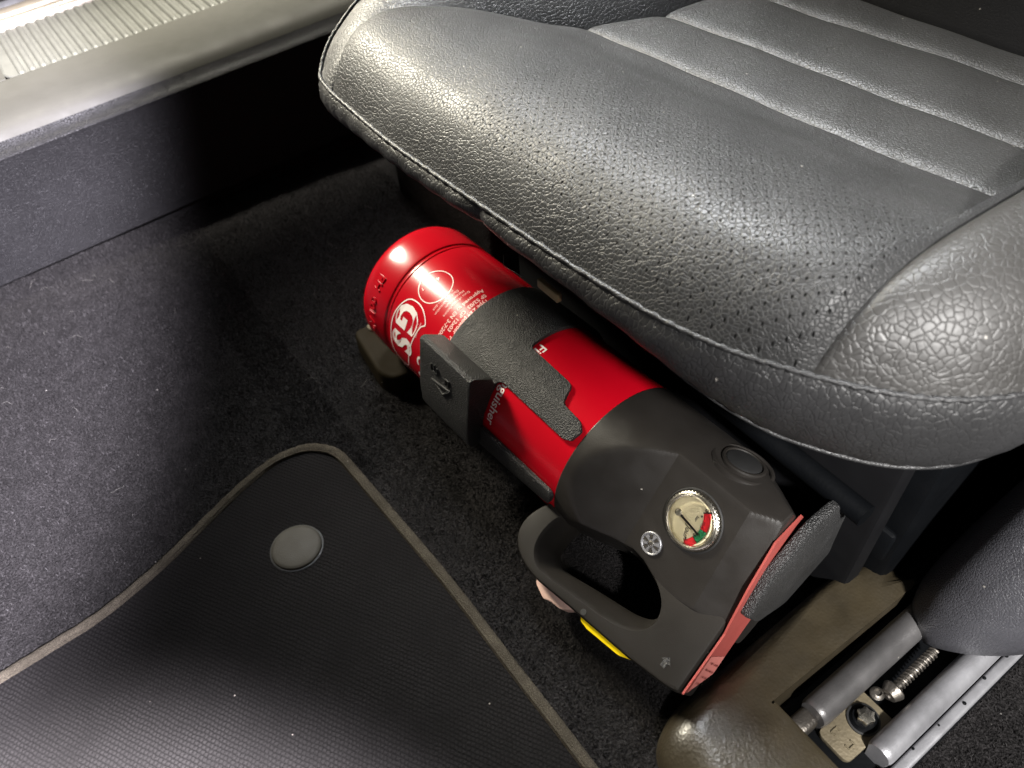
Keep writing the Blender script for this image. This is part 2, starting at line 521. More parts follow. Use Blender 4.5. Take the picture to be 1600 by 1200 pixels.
sill_strip('sill_end', [(-.903, .1425), (-.905, .1462), (-1.03, .1468), (-1.047, .1466), (-1.048, .142)], 'sill_cap', -.75, .0035)
# tread plate with end radius, ribs across it
PY0 = .004
pl = rounded([(-.1075, PY0 - .1), (-.1075, .9), (-.2485, .9), (-.2485, PY0 - .1)], [.02, 0, 0, .02], 8)
bm = prism_bm([(x, y) for x, y in pl], 0, .0015)
for v in bm.verts:
    v.co.z += .1405 + sz(v.co.y + .1)
from_bm('tread_plate', bm, 'alu', sill)
rib_mesh = None
step = .0108
k = 0
y = PY0 + .016
while y < .62:
    if rib_mesh is None:
        pr = [(-.0036, 0), (-.0032, .0016), (-.0016, .0030), (.0012, .0030), (.0030, .0017), (.0036, 0)]
        rings = []
        for x, sc in ((-.111, .3), (-.1125, .8), (-.116, 1), (-.240, 1), (-.2435, .8), (-.245, .3)):
            rings.append([(x, a, b_ * sc) for a, b_ in pr])
        V, F = loft(rings, False)
        o = from_py('rib', V, F, 'alu', sill, 60); rib_mesh = o.data
    else:
        o = bpy.data.objects.new('rib', rib_mesh); COL.objects.link(o); o.parent = sill
    o.location = (0, y - .1, .1421 + sz(y))
    y += step; k += 1
# raised rim round the tread plate
rim = [(x, y, .1435 + sz(y + .1)) for x, y in pl]
V, F = tube(rim, .0014, 6, True)
from_py('plate_rim', V, F, 'alu', sill)

# ------------------------------------------------------------------ floor mat
mat = empty('floor_mat', (-.3, -.1, 0), 'black ribbed floor mat with a pale stitched edge and round fixing knob', 'floor mat')
edge = [(-.345, -.60), (-.352, -.40), (-.358, -.25), (-.362, -.173), (-.364, -.141), (-.367, -.107), (-.379, -.064), (-.395, -.025), (-.409, .010), (-.416, .038), (-.415, .055), (-.4105, .067), (-.400, .077), (-.388, .0815), (-.365, .0835), (-.328, .086), (-.249, .091), (-.173, .0925), (-.101, .094), (0, .094), (.05, .09)]
e = catmull(edge, 8)
outl = e + [(.12, .06), (.15, -.2), (.15, -.6)]
outl = [(x + .3, y + .1) for x, y in outl]
bm = prism_bm(outl, .0005, .0062)
from_bm('pile', bm, 'mat', mat)
bind = []
for i, (x, y) in enumerate(e):
    bind.append((x + .3, y + .1, .0058 + .0004 * math.sin(i * 1.7)))
V, F = tube(bind, .0042, 10)
V = [(x, y, .0058 + (z - .0058) * .75) for x, y, z in V]
from_py('bound_edge', V, F, 'mat_edge', mat, 70)
st = []
me_st = None
for i in range(len(e) - 1):   # stitches of the binding
    a = np.array(e[i]); b = np.array(e[i + 1]); L = np.linalg.norm(b - a)
    st.append((a, b))
V, F = tube([(a[0] + .3 + .0032, a[1] + .1 - .0026, .0083) for a, b in st], .0007, 5)
from_py('stitch_line', V, F, 'mat_edge', mat)
kx, ky = -.334 + .3, .020 + .1
V, F = lathe([(.0178, .004), (.0178, .0076), (.0172, .0084), (.0150, .0090), (.009, .0094), (.001, .0095)], 48, (kx, ky, 0))
kn = from_py('fixing_knob', V, F, 'knob', mat, 50)
V, F = lathe([(.0190, .006), (.0188, .0066), (.0180, .0069)], 48, (kx, ky, 0))
from_py('knob_ring', V, F, 'rubber', kn)

# ------------------------------------------------------------------ car seat
SX, SY = -.28, .40
seat = empty('car_seat', (SX, SY, 0), 'black leather car seat cushion with perforated centre and raised side bolster', 'car seat')
OUT = [(-.515, .70), (-.520, .45), (-.523, .30), (-.5245, .235), (-.523, .207), (-.5165, .190), (-.503, .1795), (-.480, .1755), (-.450, .1745), (-.400, .1735), (-.355, .1755), (-.310, .1785), (-.250, .183), (-.187, .190), (-.150, .199), (-.123, .211), (-.095, .2275), (-.073, .2465), (-.057, .272), (-.048, .305), (-.044, .345), (-.042, .45), (-.042, .70)]
OUTC = np.array(catmull(OUT, 14))
fr = OUTC[(OUTC[:, 1] < .30)]
def Fy(x):  # front edge of the cushion
    m = (OUTC[:, 1] < .27)
    xs, ys = OUTC[m][:, 0], OUTC[m][:, 1]
    i = np.argsort(xs)
    return float(np.interp(x, xs[i], ys[i]))
def dist_out(x, y):
    d = OUTC - np.array((x, y)); return float(np.sqrt((d ** 2).sum(1).min()))
PD = [0, .004, .010, .019, .031, .048, .068, .095, .125, .16, .22, .30, .5]
PZ = [.2355, .2440, .2540, .2640, .2715, .2755, .2755, .2715, .2630, .2530, .2485, .2470, .25]
from_pts = np.array(list(zip(PD, PZ)))
_fx = np.linspace(0, .5, 400)
_cm = np.array(catmull(list(zip(PD, PZ)), 20))
def prof(d):
    return float(np.interp(d, _cm[:, 0], _cm[:, 1]))
def wob(x, y):
    return .0006 * math.sin(x * 41 + 2) * math.sin(y * 37) + .0003 * math.sin(x * 90 + y * 60)
def Zc(x, y):
    d = min(dist_out(x, y), .5)
    dl = y - Fy(x)
    dd = dl if x < -.2 else min(dl, dist_out(x, y) * 1.02 if x > -.12 else dl)
    return prof(max(dd, 0)) + wob(x, y)
XR = -.1150
def xlv(v):
    return float(np.interp(v, [0, .06, .15, .28, .42, .58, .75, .88, 1], [-.478, -.480, -.482, -.481, -.476, -.465, -.446, -.432, -.418]))
def y1(x): return .3415 + .06 * (x + .44)
def y2(x): return .402 + .065 * (x + .44)
def y3(x): return .472 + .065 * (x + .44)
def y4(x): return .60
def seam(d, depth=.0028, wdt=.0034):
    return depth * math.exp(-d / wdt) + .0008 * math.exp(-d / .016)
def rowpatch(name, ya, yb, front, mat, nu, nv, label):
    def fn(u, v):
        if front:
            x = xlv(v) + (XR - xlv(v)) * u
        else:
            xl = np.interp(ya(-.44) + (yb(-.44) - ya(-.44)) * v, [.34, .40, .47, .6], [-.418, -.405, -.40, -.395])
            x = xl + (XR - xl) * u
        y = ya(x) + (yb(x) - ya(x)) * v
        z = Zc(x, y)
        L = abs(yb(x) - ya(x))
        d1, d2 = v * L, (1 - v) * L
        if not front:
            z -= seam(d1)
            z += .0010 * math.sin(math.pi * min(v, 1))   # padded roll of the strip
        z -= seam(d2)
        du0 = u * (XR + .44); du1 = (1 - u) * (XR + .44)
        z -= seam(abs(du1), .0045, .004); z -= seam(abs(du0), .0015, .006)
        return (x - SX, y - SY, z)
    # denser rows close to the seams
    V, F = patch(lambda u, v: fn(.5 - .5 * math.cos(math.pi * u) if False else u ** 1, v), nu, nv)
    return from_py(name, V, F, mat, seat, 80, label)
rowpatch('seat_panel', Fy, y1, True, 'leather_perf', 170, 110, 'perforated front panel of the cushion')
rowpatch('seat_panel', y1, y2, False, 'leather', 140, 44, None)
rowpatch('seat_panel', y2, y3, False, 'leather', 140, 44, None)
rowpatch('seat_panel', y3, y4, False, 'leather', 140, 44, None)
# right (tunnel side) bolster
def ex_right(y):   # outer edge x at this y
    m = OUTC[:, 0] > -.13
    ys, xs = OUTC[m][:, 1], OUTC[m][:, 0]
    i = np.argsort(ys); return float(np.interp(y, ys[i], xs[i]))
RB = OUTC[(OUTC[:, 0] >= XR - .004) & (OUTC[:, 1] < .62)]
def rb_fn(u, v):
    i = v * (len(RB) - 1); i0 = int(min(i, len(RB) - 2)); f = i - i0
    q = RB[i0] * (1 - f) + RB[i0 + 1] * f           # point on the outline
    yi = RB[0][1] + (RB[-1][1] - RB[0][1]) * (v ** 1.1)
    p = np.array((XR, yi))
    t = u
    x, y = p * (1 - t) + q * t
    d = dist_out(x, y)
    z = prof(max(min(d, y - Fy(min(x, -.06)) + .0 if x < -.07 else d), 0)) + wob(x, y)
    rise = .0045 * np.interp(y, [.21, .26, .34, .6], [0, .45, .8, 1.0])
    bx_ = u
    z += rise * math.sin(math.pi * min(max(bx_, 0), 1)) ** .8 if bx_ > 0 else 0
    z -= seam(max(x - XR, 0), .0045, .0035)
    return (x - SX, y - SY, z)
V, F = patch(rb_fn, 60, 150)
from_py('side_bolster', V, F, 'leather_big', seat, 80, 'coarse grained bolster on the tunnel side')
# left (door side) bolster
LBO = [(y, x) for x, y in OUTC[::-1] if x < -.476]
def zo(y):
    return float(np.interp(y, [.17, .183, .20, .225, .30, .45, .7], [.2355, .236, .250, .267, .286, .297, .30]))
LO = OUTC[(OUTC[:, 0] <= -.4795)][::-1]      # front to back along the outer edge
inner = [(xlv(v), Fy(xlv(v)) + (y1(xlv(v)) - Fy(xlv(v))) * v) for v in np.linspace(0, 1, 30)]
inner += [(-.405, .402), (-.400, .472), (-.395, .60), (-.395, .70)]
inner = np.array(inner)
def arc_at(P, t):
    s = np.concatenate([[0], np.cumsum(np.linalg.norm(np.diff(P, axis=0), axis=1))]); s /= s[-1]
    return np.array([np.interp(t, s, P[:, 0]), np.interp(t, s, P[:, 1])])
def lb_fn(u, v):
    q = arc_at(LO, v); p = arc_at(inner, v)
    x, y = q * (1 - u) + p * u
    za = zo(q[1]); zb = Zc(p[0], p[1]) - .008
    z = za + (zb - za) * (u ** 1.25)
    wd = np.linalg.norm(q - p)
    z += .16 * wd * math.sin(math.pi * u) * (1 - .35 * u)
    z -= seam((1 - u) * wd, .003, .004)
    return (x - SX, y - SY, z)
V, F = patch(lb_fn, 36, 120)
from_py('side_bolster', V, F, 'leather_fine', seat, 80, 'smooth raised bolster on the door side')
# band round the front of the cushion with its piping
m0 = [i for i, (x, y) in enumerate(OUTC) if y < .52]
band = OUTC[m0[0]:m0[-1] + 1]
nrm = []
for i in range(len(band)):
    t = band[min(i + 1, len(band) - 1)] - band[max(i - 1, 0)]; t /= np.linalg.norm(t)
    nrm.append(np.array((t[1], -t[0])) * 1.0)
nrm = np.array(nrm)
cen = np.array((-.28, .4))
if ((band[len(band) // 2] - cen) * nrm[len(band) // 2]).sum() < 0:
    nrm = -nrm
def pz(x, y):   # height of the piping
    return zo(y) if x < -.47 else .2355
def band_depth(x):
    return float(np.interp(x, [-.52, -.47, -.40, -.30, -.24, -.19, -.15, -.12, -.05], [.036, .028, .022, .0195, .023, .031, .043, .052, .058]))
BP = [(-.0015, .0000), (.0012, -.0035), (.0030, -.010), (.0035, -.019), (.0020, -.029), (-.0015, -.038), (-.0055, -.045), (-.0105, -.0495), (-.016, -.051), (-.045, -.047), (-.075, -.043)]
def band_part(name, i0, i1, label, bulge0=False, bulge1=False):
    rings = []
    for i in range(i0, i1 + 1):
        x, y = band[i]; sc = band_depth(x) / .05
        endf = 0
        if bulge0: endf = max(endf, math.exp(-(i - i0) / 1.5))
        if bulge1: endf = max(endf, math.exp(-(i1 - i) / 1.5))
        ring = []
        for k, (off, dz) in enumerate(BP):
            off2 = off - .004 * endf + .0010 * math.sin(i * .9 + k) * (k > 1) * .4
            p = band[i] + nrm[i] * off2
            ring.append((p[0] - SX, p[1] - SY, pz(x, y) + dz * sc))
        rings.append(ring)
    V, F = loft(rings, False)
    return from_py(name, V, F, 'leather_band', seat, 80, label)
isp = int(np.argmin(np.abs(band[:, 0] + .306) + (band[:, 1] > .3) * 9))
band_part('front_band', 0, isp, None, bulge1=True)
band_part('front_band', isp, len(band) - 1, None, bulge0=True)
pipe = [(band[i][0] + nrm[i][0] * .0004 - SX, band[i][1] + nrm[i][1] * .0004 - SY, pz(*band[i]) + .0006 + .0003 * math.sin(i * 1.9)) for i in range(len(band))]
V, F = tube(pipe, [.0013 + .0003 * math.sin(i * 2.3) for i in range(len(pipe))], 8)
from_py('piping', V, F, 'leather_fine', seat, 70)
hem = []
for i in range(len(band)):
    sc = band_depth(band[i][0]) / .05
    p = band[i] + nrm[i] * (-.0085)
    hem.append((p[0] - SX, p[1] - SY, pz(*band[i]) - .0490 * sc))
V, F = tube(hem, .0012, 6)
from_py('hem', V, F, 'leather_fine', seat, 70)
# underside tray, blackened frame and a shade panel below the cushion
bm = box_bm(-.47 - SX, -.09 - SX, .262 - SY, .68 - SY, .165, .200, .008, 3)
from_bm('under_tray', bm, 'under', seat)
bm = box_bm(-.43 - SX, -.085 - SX, .283 - SY, .30 - SY, .006, .165, .004, 2)  # dark sheet added in place of shade, hides the lit carpet behind
from_bm('underseat_shade_panel', bm, 'under', seat)
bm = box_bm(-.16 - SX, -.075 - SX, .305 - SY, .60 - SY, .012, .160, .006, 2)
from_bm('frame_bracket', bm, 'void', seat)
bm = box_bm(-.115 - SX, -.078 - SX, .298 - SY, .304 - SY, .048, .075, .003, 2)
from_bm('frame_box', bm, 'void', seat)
V, F = tube([(-.50 - SX, .276 - SY, .105), (-.09 - SX, .276 - SY, .105)], .007, 14)
from_py('cross_tube', V, F, 'void', seat)
bm = box_bm(-.281 - SX, -.262 - SX, .1975 - SY, .201 - SY, .184, .190, .0008, 2)
from_bm('clip', bm, 'tan', seat, label='small tan clip under the front edge')
# backrest
bm = box_bm(-.53 - SX, -.03 - SX, .512 - SY, .70 - SY, .235, .80, .018, 4)
from_bm('backrest', bm, 'backrest', seat)
# side shield, tunnel side
sh = [(-.062, .37), (-.060, .335), (-.055, .313), (-.045, .301), (-.030, .297), (-.012, .302), (.004, .315), (.020, .34), (.045, .40), (.05, .62), (-.05, .62), (-.06, .45)]
shc = catmull(sh, 6, True)
rings = []
for z, off, dy in ((.004, -.012, .012), (.0075, -.004, .004), (.014, .0005, .001), (.03, .002, -.001), (.06, .0015, .0), (.10, -.001, .008), (.14, -.004, .022), (.18, -.008, .040), (.215, -.012, .060)):
    ring = []
    c = np.array((-.005, .45))
    for (x, y) in shc:
        d = np.array((x, y)) - c; L = np.linalg.norm(d); q = c + d * (1 + off / L)
        lift = max(0, (x + .035)) * .9 * (1 - z / .215)
        ring.append((q[0] + .10 * max(0, z - .03) - SX, q[1] + dy * (1 if y < .36 else .4) - SY, z + lift))
    rings.append(ring)
V, F = loft(rings, True, True)
from_py('side_shield', V, F, 'trim_grain', seat, 60, 'grained plastic shield at the tunnel side')

# ------------------------------------------------------------------ seat rail and its cover
rail = empty('seat_rail', (-.03, .25, 0), 'grey metal seat rail with bolt and spring beside the tunnel carpet', 'seat rail')
ox, oy = -.03, .25
def rbox(name, x0, x1, y0, y1, z0, z1, mat, bev=.002, label=None, parent=None):
    p = parent or rail
    return from_bm(name, box_bm(x0 - ox, x1 - ox, y0 - oy, y1 - oy, z0, z1, bev, 3), mat, p, label=label)
rbox('rail_floor', -.060, .004, .190, .70, .001, .004, 'void', .0008)
def halftube(name, xc, y0, y1, r, zc, mat):
    rings = []
    for y, s in ((y0, .86), (y0 + .0015, .97), (y0 + .004, 1), (y1, 1)):
        ring = []
        for k in range(25):
            a = math.pi * (1.12 - 1.24 * k / 24)
            ring.append((xc + r * s * math.cos(a) - ox, y - oy, zc + r * s * math.sin(a)))
        ring += [(xc + r * .8 * s - ox, y - oy, .003), (xc - r * .8 * s - ox, y - oy, .003)]
        rings.append(ring)
    V, F = loft(rings, True, True)
    return from_py(name, V, F, mat, rail, 50)
halftube('rail_channel', -.0465, .2115, .70, .0088, .0155, 'rail')
halftube('rail_channel', -.0115, .2230, .70, .0074, .0150, 'silver')
rbox('rail_flange', -.0035, .0030, .150, .70, .002, .0125, 'silver', .0018)
for i in range(6):
    rr = random.uniform(.0006, .0012)
    V, F = lathe([(rr, 0), (rr, .0006), (rr * .4, .0011)], 8, (-.0015 + random.uniform(-.0015, .0015) - ox, .22 + .022 * i - oy, .0123))
    from_py('grit', V, F, 'void', rail)
rbox('end_bracket', -.0535, -.0415, .1985, .2135, .0035, .0155, 'steel', .0035)
rbox('end_lip', -.0535, -.0225, .1955, .2005, .003, .0105, 'steel', .002)
# stamped plate
bp = [(-.0395, .2085), (-.0185, .2085), (-.0175, .2480), (-.0385, .2480)]
bm = prism_bm([(x - ox, y - oy) for x, y in rounded(bp, [.0045, .0045, .001, .001])], .006, .0098, .001, 2)
plate = from_bm('stamped_plate', bm, 'bracket', rail)
for (cx, cy) in ((-.0335, .2170), (-.0240, .2173)):
    for dx, dy, wx, wy in ((0, .0022, .0034, .0010), (0, -.0022, .0034, .0010), (-.0012, 0, .0010, .0040) if cx < -.029 else (.0012, 0, .0010, .0040)):
        bm = box_bm(cx + dx - wx / 2 - ox, cx + dx + wx / 2 - ox, cy + dy - wy / 2 - oy, cy + dy + wy / 2 - oy, .0095, .0106, .0003, 1)
        from_bm('stamped_mark', bm, 'bracket', plate)
# bolt
bc = (-.0285 - ox, .2345 - oy, .0098)
V, F = lathe([(.0088, 0), (.0088, .0008), (.0072, .0022), (.0066, .0032)], 32, bc)
bolt = from_py('bolt', V, F, 'void', rail)
V, F = lathe([(.0092, -.0002), (.0092, .0012), (.0080, .0014), (.0080, .0006)], 32, bc)
from_py('bolt_washer', V, F, 'rubber', bolt)
starp = []
for k in range(12):
    rr = .0056 if k % 2 == 0 else .0040
    starp.append((bc[0] + rr * math.cos(k * math.pi / 6 + .2), bc[1] + rr * math.sin(k * math.pi / 6 + .2)))
from_bm('bolt_head', prism_bm(rounded(starp, .001, 3), bc[2] + .003, bc[2] + .0072, .0006, 2), 'nickel', bolt)
# threaded rod with spring
A = Vector((-.0285 - ox, .2540 - oy, .0125)); B = Vector((-.0285 - ox, .2960 - oy, .0180))
V, F = tube([A, B], .0021, 10)
rod = from_py('threaded_rod', V, F, 'steel', rail)
t = (B - A).normalized(); u1 = t.orthogonal().normalized(); u2 = t.cross(u1); hel = []
for k in range(0, 13 * 16 + 1):
    f = k / (13 * 16); an = 2 * math.pi * k / 16
    hel.append(A.lerp(B, .22 + .78 * f) + (u1 * math.cos(an) + u2 * math.sin(an)) * .0027)
V, F = tube(hel, .0007, 6)
from_py('spring', V, F, 'steel', rod)
V, F = lathe([(.0032, -.004), (.0046, -.0035), (.0062, .0), (.0066, .0015), (.0060, .0024), (.0034, .0028)], 24, A.lerp(B, .12), (u1, u2, t))
from_py('rod_collar', V, F, 'steel', rod)
V, F = lathe([(.0036, 0), (.0042, .002), (.0030, .0035), (.0022, .0038), (.0020, .0024)], 20, (-.0330 - ox, .2520 - oy, .010))
from_py('hollow_rivet', V, F, 'steel', rail)

cov = empty('rail_cover', (-.08, .15, 0), 'dusty black plastic cover over the front end of the seat rail', 'rail cover')
def cov_rings():
    base = [(-.097, .150), (-.086, .127), (.05, .100), (.05, .1935), (-.0630, .1935), (-.0600, .32), (-.085, .335), (-.098, .30)]
    pr = rounded(base, [.016, .014, .004, .002, .003, .004, .02, .015], 6)
    rings = []
    c = np.array((-.05, .16))
    for z, ins in ((.000, 0), (.008, .0010), (.014, .0035), (.0195, .0085), (.0235, .0150), (.0258, .0230), (.0264, .0290)):
        ring = []
        for (x, y) in pr:
            k = ins if (x < -.062 or y < .14) and not (x > -.0640 and y > .19) else min(ins, .0015)
            d = np.array((x, y)) - np.array((-.064, .193)); L = np.linalg.norm(d)
            q = np.array((x, y)) - d / max(L, 1e-6) * min(k, L * .6)
            ring.append((q[0] + .08, q[1] - .15, z + .0003))
        rings.append(ring)
    return rings
V, F = loft(cov_rings(), True, True)
from_py('cover_shell', V, F, 'cover', cov, 50)
V, F = tube([(-.0620 + .08, .1942 - .15, .0266), (-.02 + .08, .1942 - .15, .0266), (.03 + .08, .1942 - .15, .0266)], .0011, 6)
from_py('cover_lip', V, F, 'cover', cov)

# ------------------------------------------------------------------ fire extinguisher (own frame: s along the bottle, y, w)
CC = Vector((-.22624, .21794, .06437))
ea = Vector((.9985628, .0535230, -.0027960)); e2 = Vector((.0467213, -.8948547, -.4439057)); e3 = Vector((.0262611, -.4431370, .8960692))
FR = Matrix((ea, -e2, e3)).transposed().to_4x4(); FR.translation = CC
ext = empty('fire_extinguisher', CC, 'small red fire extinguisher lying under the seat edge with round pressure gauge', 'extinguisher', matrix=FR)
RB_ = .055


def L(s, v, w_): return (s, -v, w_)
def cyl(s, phi, r): return (s, -r * math.cos(phi), r * math.sin(phi))
def solid(name, prof, mat, n=120, parent=None, label=None, smooth=30):
    rings = [[cyl(s, 2 * math.pi * k / n, r) for k in range(n)] for s, r in prof]
    V, F = loft(rings, True, True)
    return from_py(name, V, F, mat, parent or ext, smooth, label)


solid('bottle', [(-.1965, .0538), (-.1950, .0550), (-.1, .0550), (-.0005, .0550), (.003, .0540)], 'red', 160, label='red bottle with white print')
solid('base_cap', [(-.238, .030), (-.2385, .047), (-.2375, .0505), (-.2350, .0530), (-.2310, .0546), (-.2250, .0552), (-.2030, .0552), (-.2012, .0548), (-.2004, .0540), (-.1990, .0538), (-.1980, .0545), (-.1972, .0545), (-.1966, .0538)], 'red', 160, label='pressed red base with embossed characters')


def wrap(name, s, size, phi0, s0, mat, weight=0, r=RB_, lift=.00025, shear=0, spacing=1, parent=None, emboss=0, xs=1):
    V, F = text_mesh(s, size, weight, shear, spacing)
    V = [(x * xs, y, z) for x, y, z in V]
    bm = bmesh.new()
    vs = [bm.verts.new(v) for v in V]
    for f in F:
        try:
            bm.faces.new([vs[i] for i in f])
        except ValueError:
            pass
    if emboss:
        rr = bmesh.ops.extrude_face_region(bm, geom=bm.faces[:])
        up = [g for g in rr['geom'] if isinstance(g, bmesh.types.BMVert)]
        bmesh.ops.translate(bm, verts=up, vec=(0, 0, emboss))
    for v in bm.verts:
        ph = R(phi0) - v.co.x / r
        v.co = cyl(s0 + v.co.y, ph, r + lift + v.co.z)
    return from_bm(name, bm, mat, parent or ext, smooth=0 if not emboss else 30, recalc=bool(emboss))


def ring_print(name, s0, phi0, r0, wd, mat, n=64, sx=1.0):
    rings = []
    for rr in (r0 - wd / 2, r0 + wd / 2):
        ring = []
        for k in range(n):
            a = 2 * math.pi * k / n
            ring.append(cyl(s0 + sx * rr * math.cos(a), R(phi0) + rr * math.sin(a) / RB_, RB_ + .00025))
        rings.append(ring)
    V, F = loft(rings, True)
    return from_py(name, V, F, mat, ext, 0)


def line_print(name, pts, wd, mat, closed=True):
    """printed outline: pts are (s, degrees)"""
    P = [np.array((s, R(p) * RB_)) for s, p in pts]; n = len(P); A_, B_ = [], []
    for i in range(n):
        a = P[i - 1] if closed or i else P[i]; b = P[(i + 1) % n] if closed or i < n - 1 else P[i]
        t = (b - a) / np.linalg.norm(b - a); nn = np.array((-t[1], t[0])) * wd / 2
        A_.append(P[i] + nn); B_.append(P[i] - nn)
    if closed:
        A_.append(A_[0]); B_.append(B_[0])
    V, F = loft([[cyl(q[0], q[1] / RB_, RB_ + .00025) for q in A_], [cyl(q[0], q[1] / RB_, RB_ + .00025) for q in B_]], False)
    return from_py(name, V, F, mat, ext, 0)


# print on the bottle: approval mark, date dial, title and fine print
ring_print('date_dial', -.1705, 94, .0138, .0007, 'white')
wrap('dial_figure', '1', .0035, 96, -.1655, 'white'); wrap('dial_figure', '4', .0042, 101, -.1755, 'white', .0001); wrap('dial_figure', '7', .0035, 87, -.1785, 'white')
wrap('approval_letter', 'G', .0335, 71.5, -.1868, 'white', .0013, xs=.84); wrap('approval_letter', 'S', .0335, 46, -.1868, 'white', .0013, xs=.86)
shield = rounded([(-.1835, 78), (-.1835, 22), (-.1600, 22), (-.1580, 28), (-.1560, 70), (-.1500, 72), (-.1600, 80)], .4)
shp = []
for (s_, p_) in catmull([(-.1845, 60), (-.1845, 40), (-.183, 26), (-.176, 20), (-.166, 21), (-.1615, 30), (-.1575, 50), (-.1535, 66), (-.150, 71), (-.158, 78), (-.168, 80), (-.178, 76)], 6, True):
    shp.append((s_ - .0060, p_ - 4))
line_print('approval_outline', shp, .0009, 'white')
wrap('approval_caption', 'geprüfte', .0024, 40, -.1888, 'pinkprint'); wrap('approval_caption', 'Sicherheit', .0026, 64, -.1640, 'pinkprint')
wrap('approval_caption', 'safety tested', .0024, 66, -.1610, 'pinkprint')
wrap('conformity_mark', 'C', .0125, 42, -.1545, 'white', .0004); wrap('conformity_mark', '€', .0125, 27, -.1545, 'white', .0004)
line_print('maker_box', [(-.1890, 15), (-.1890, -8), (-.1450, -8), (-.1450, 15)], .0006, 'pinkprint')
wrap('maker_name', 'POWDER', .0060, 13, -.1830, 'pinkprint', .0002)
fine = ['Date of manufacture', 'Herstelldatum', 'Date de fabrication', 'Produktion date']
for i, tx in enumerate(fine):
    wrap('fine_print', tx, .0031, 108 - 2.5 * i, -.1500 - .0037 * (i - 1) , 'pinkprint')
for i, tx in enumerate(['Approved to EN 3-7:2004', 'SP 52/03  GP 12x03', 'Type 2 kg powder  P2F']):
    wrap('fine_print', tx, .0046, 116 - 2 * i, -.1405 + .0052 * i, 'pinkprint', .0001)
wrap('title_lettering', 'Fire Extinguisher', .0100, 112, -.0705, 'white', .0001, spacing=1.0)
wrap('embossed_mark', 'PH  001 / 2', .0105, 74, -.2215, 'red', .0001, r=.0552, lift=-.0002, emboss=.0011)

# ---- head shroud: circle cut by flat facets, grown ring by ring
F0 = R(62); D2 = .0353
def vlow(s): return float(np.interp(s, [-.002, .012, .0286, .044, .057, .066, .076, .087, .105, .125], [.0560, .0535, .0462, .0400, .0366, .0370, .0400, .0425, .0385, .0360]))
def s_end(v): return .1195 + .115 * v
def smin(vals, k=.0007):
    a = np.array(vals); m = a.min()
    return m - k * math.log(np.exp(-(a - m) / k).sum())
def rho(s, p):
    c = [.0552 if s > .004 else .0552]
    cf = math.cos(p - F0)
    if cf > .05:
        c.append(max(D2 + .47 * (.0505 - s), .001) / cf)           # sloping shoulder facet
        c.append(D2 / cf)                                           # gauge facet
        c.append((D2 - .30 * (s - .1045)) / cf)                     # end facet
    c4 = math.cos(p - R(175))
    if c4 > .05:
        c.append((.0512 - .30 * (s - .085)) / c4)
    c0 = math.cos(p)
    if c0 > .05 and s > 0:
        c.append(vlow(s) / c0)
    return smin(c)
# sloping shoulder is the lower of two only before its crease: use max logic
def rho2(s, p):
    cf = math.cos(p - F0); c = [.0553]
    if cf > .05:
        d = D2 + .47 * max(.0505 - s, 0)
        if s > .1045: d = D2 - .34 * (s - .1045)
        c.append(d / cf)
    c4 = math.cos(p - R(175))
    if c4 > .05: c.append((.0515 - .30 * (s - .085)) / c4)
    c0 = math.cos(p)
    if c0 > .05: c.append(vlow(s) / c0)
    return smin(c)
NS, NP = 130, 288
rings = []
ss = list(np.linspace(.0005, .1225, NS))
rings.append([cyl(-.0008, 2 * math.pi * k / NP, .0547) for k in range(NP)])
for s in ss:
    rings.append([cyl(s, 2 * math.pi * k / NP, rho2(s, 2 * math.pi * k / NP) - (.0006 if s < .001 else 0)) for k in range(NP)])
# slant the end: stretch s so that the end plane follows s_end(v)
out = []
for j, ring in enumerate(rings):
    rr = []
    for (s, my, w_) in ring:
        f = max(0, (s - .08) / .0425)
        rr.append((s + f * (s_end(-my) - .1225), my, w_))
    out.append(rr)
for ins, ds in ((.0008, .0009), (.0022, .0014)):   # rounded end edge
    last = out[NS]
    out.append([(p[0] + ds, p[1] * (1 - ins / .04), p[2] * (1 - ins / .04)) for p in last])
V, F = loft(out, True, True)
head = from_py('head_shroud', V, F, 'head', ext, 14, 'black faceted head with gauge')

# ---- carrying handle: plate with a hand hole, sloping grip
WT, WB = .0185, -.0185
outer = [(.000, .030), (-.004, .050), (-.0085, .0590), (-.0105, .0690), (-.0085, .0790), (-.002, .0858), (.0065, .0895), (.0145, .0912), (.0238, .0915), (.0522, .0880), (.0597, .0873), (.0964, .0835), (.1191, .0797), (.1278, .0772), (.1288, .0755), (.1265, .056), (.1235, .030), (.10, .02), (.05, .01)]
outer = rounded(outer, [0, 0, .004, .004, .005, .004, .004, .003, .003, .001, .001, .001, .001, .001, .001, 0, 0, 0, 0], 4)
hole_top = catmull([(.0060, .0560), (.0050, .0680), (.0085, .0785), (.0165, .0850), (.0260, .0856), (.0500, .0815), (.0740, .0770), (.0860, .0725), (.0935, .0650), (.0945, .0560), (.0895, .0470), (.0780, .0400), (.0600, .0350), (.0300, .0390), (.0120, .0480)], 6, True)
hole_low = catmull([(.0130, .0570), (.0135, .0680), (.0155, .0740), (.0210, .0770), (.0290, .0765), (.0500, .0712), (.0720, .0660), (.0815, .0630), (.0880, .0590), (.0905, .0535), (.0885, .0480), (.0780, .0430), (.0600, .0390), (.0320, .0420), (.0170, .0500)], 6, True)
bm = bmesh.new()
def loop(pts, z):
    return [bm.verts.new(L(s, v, z)) for s, v in pts]
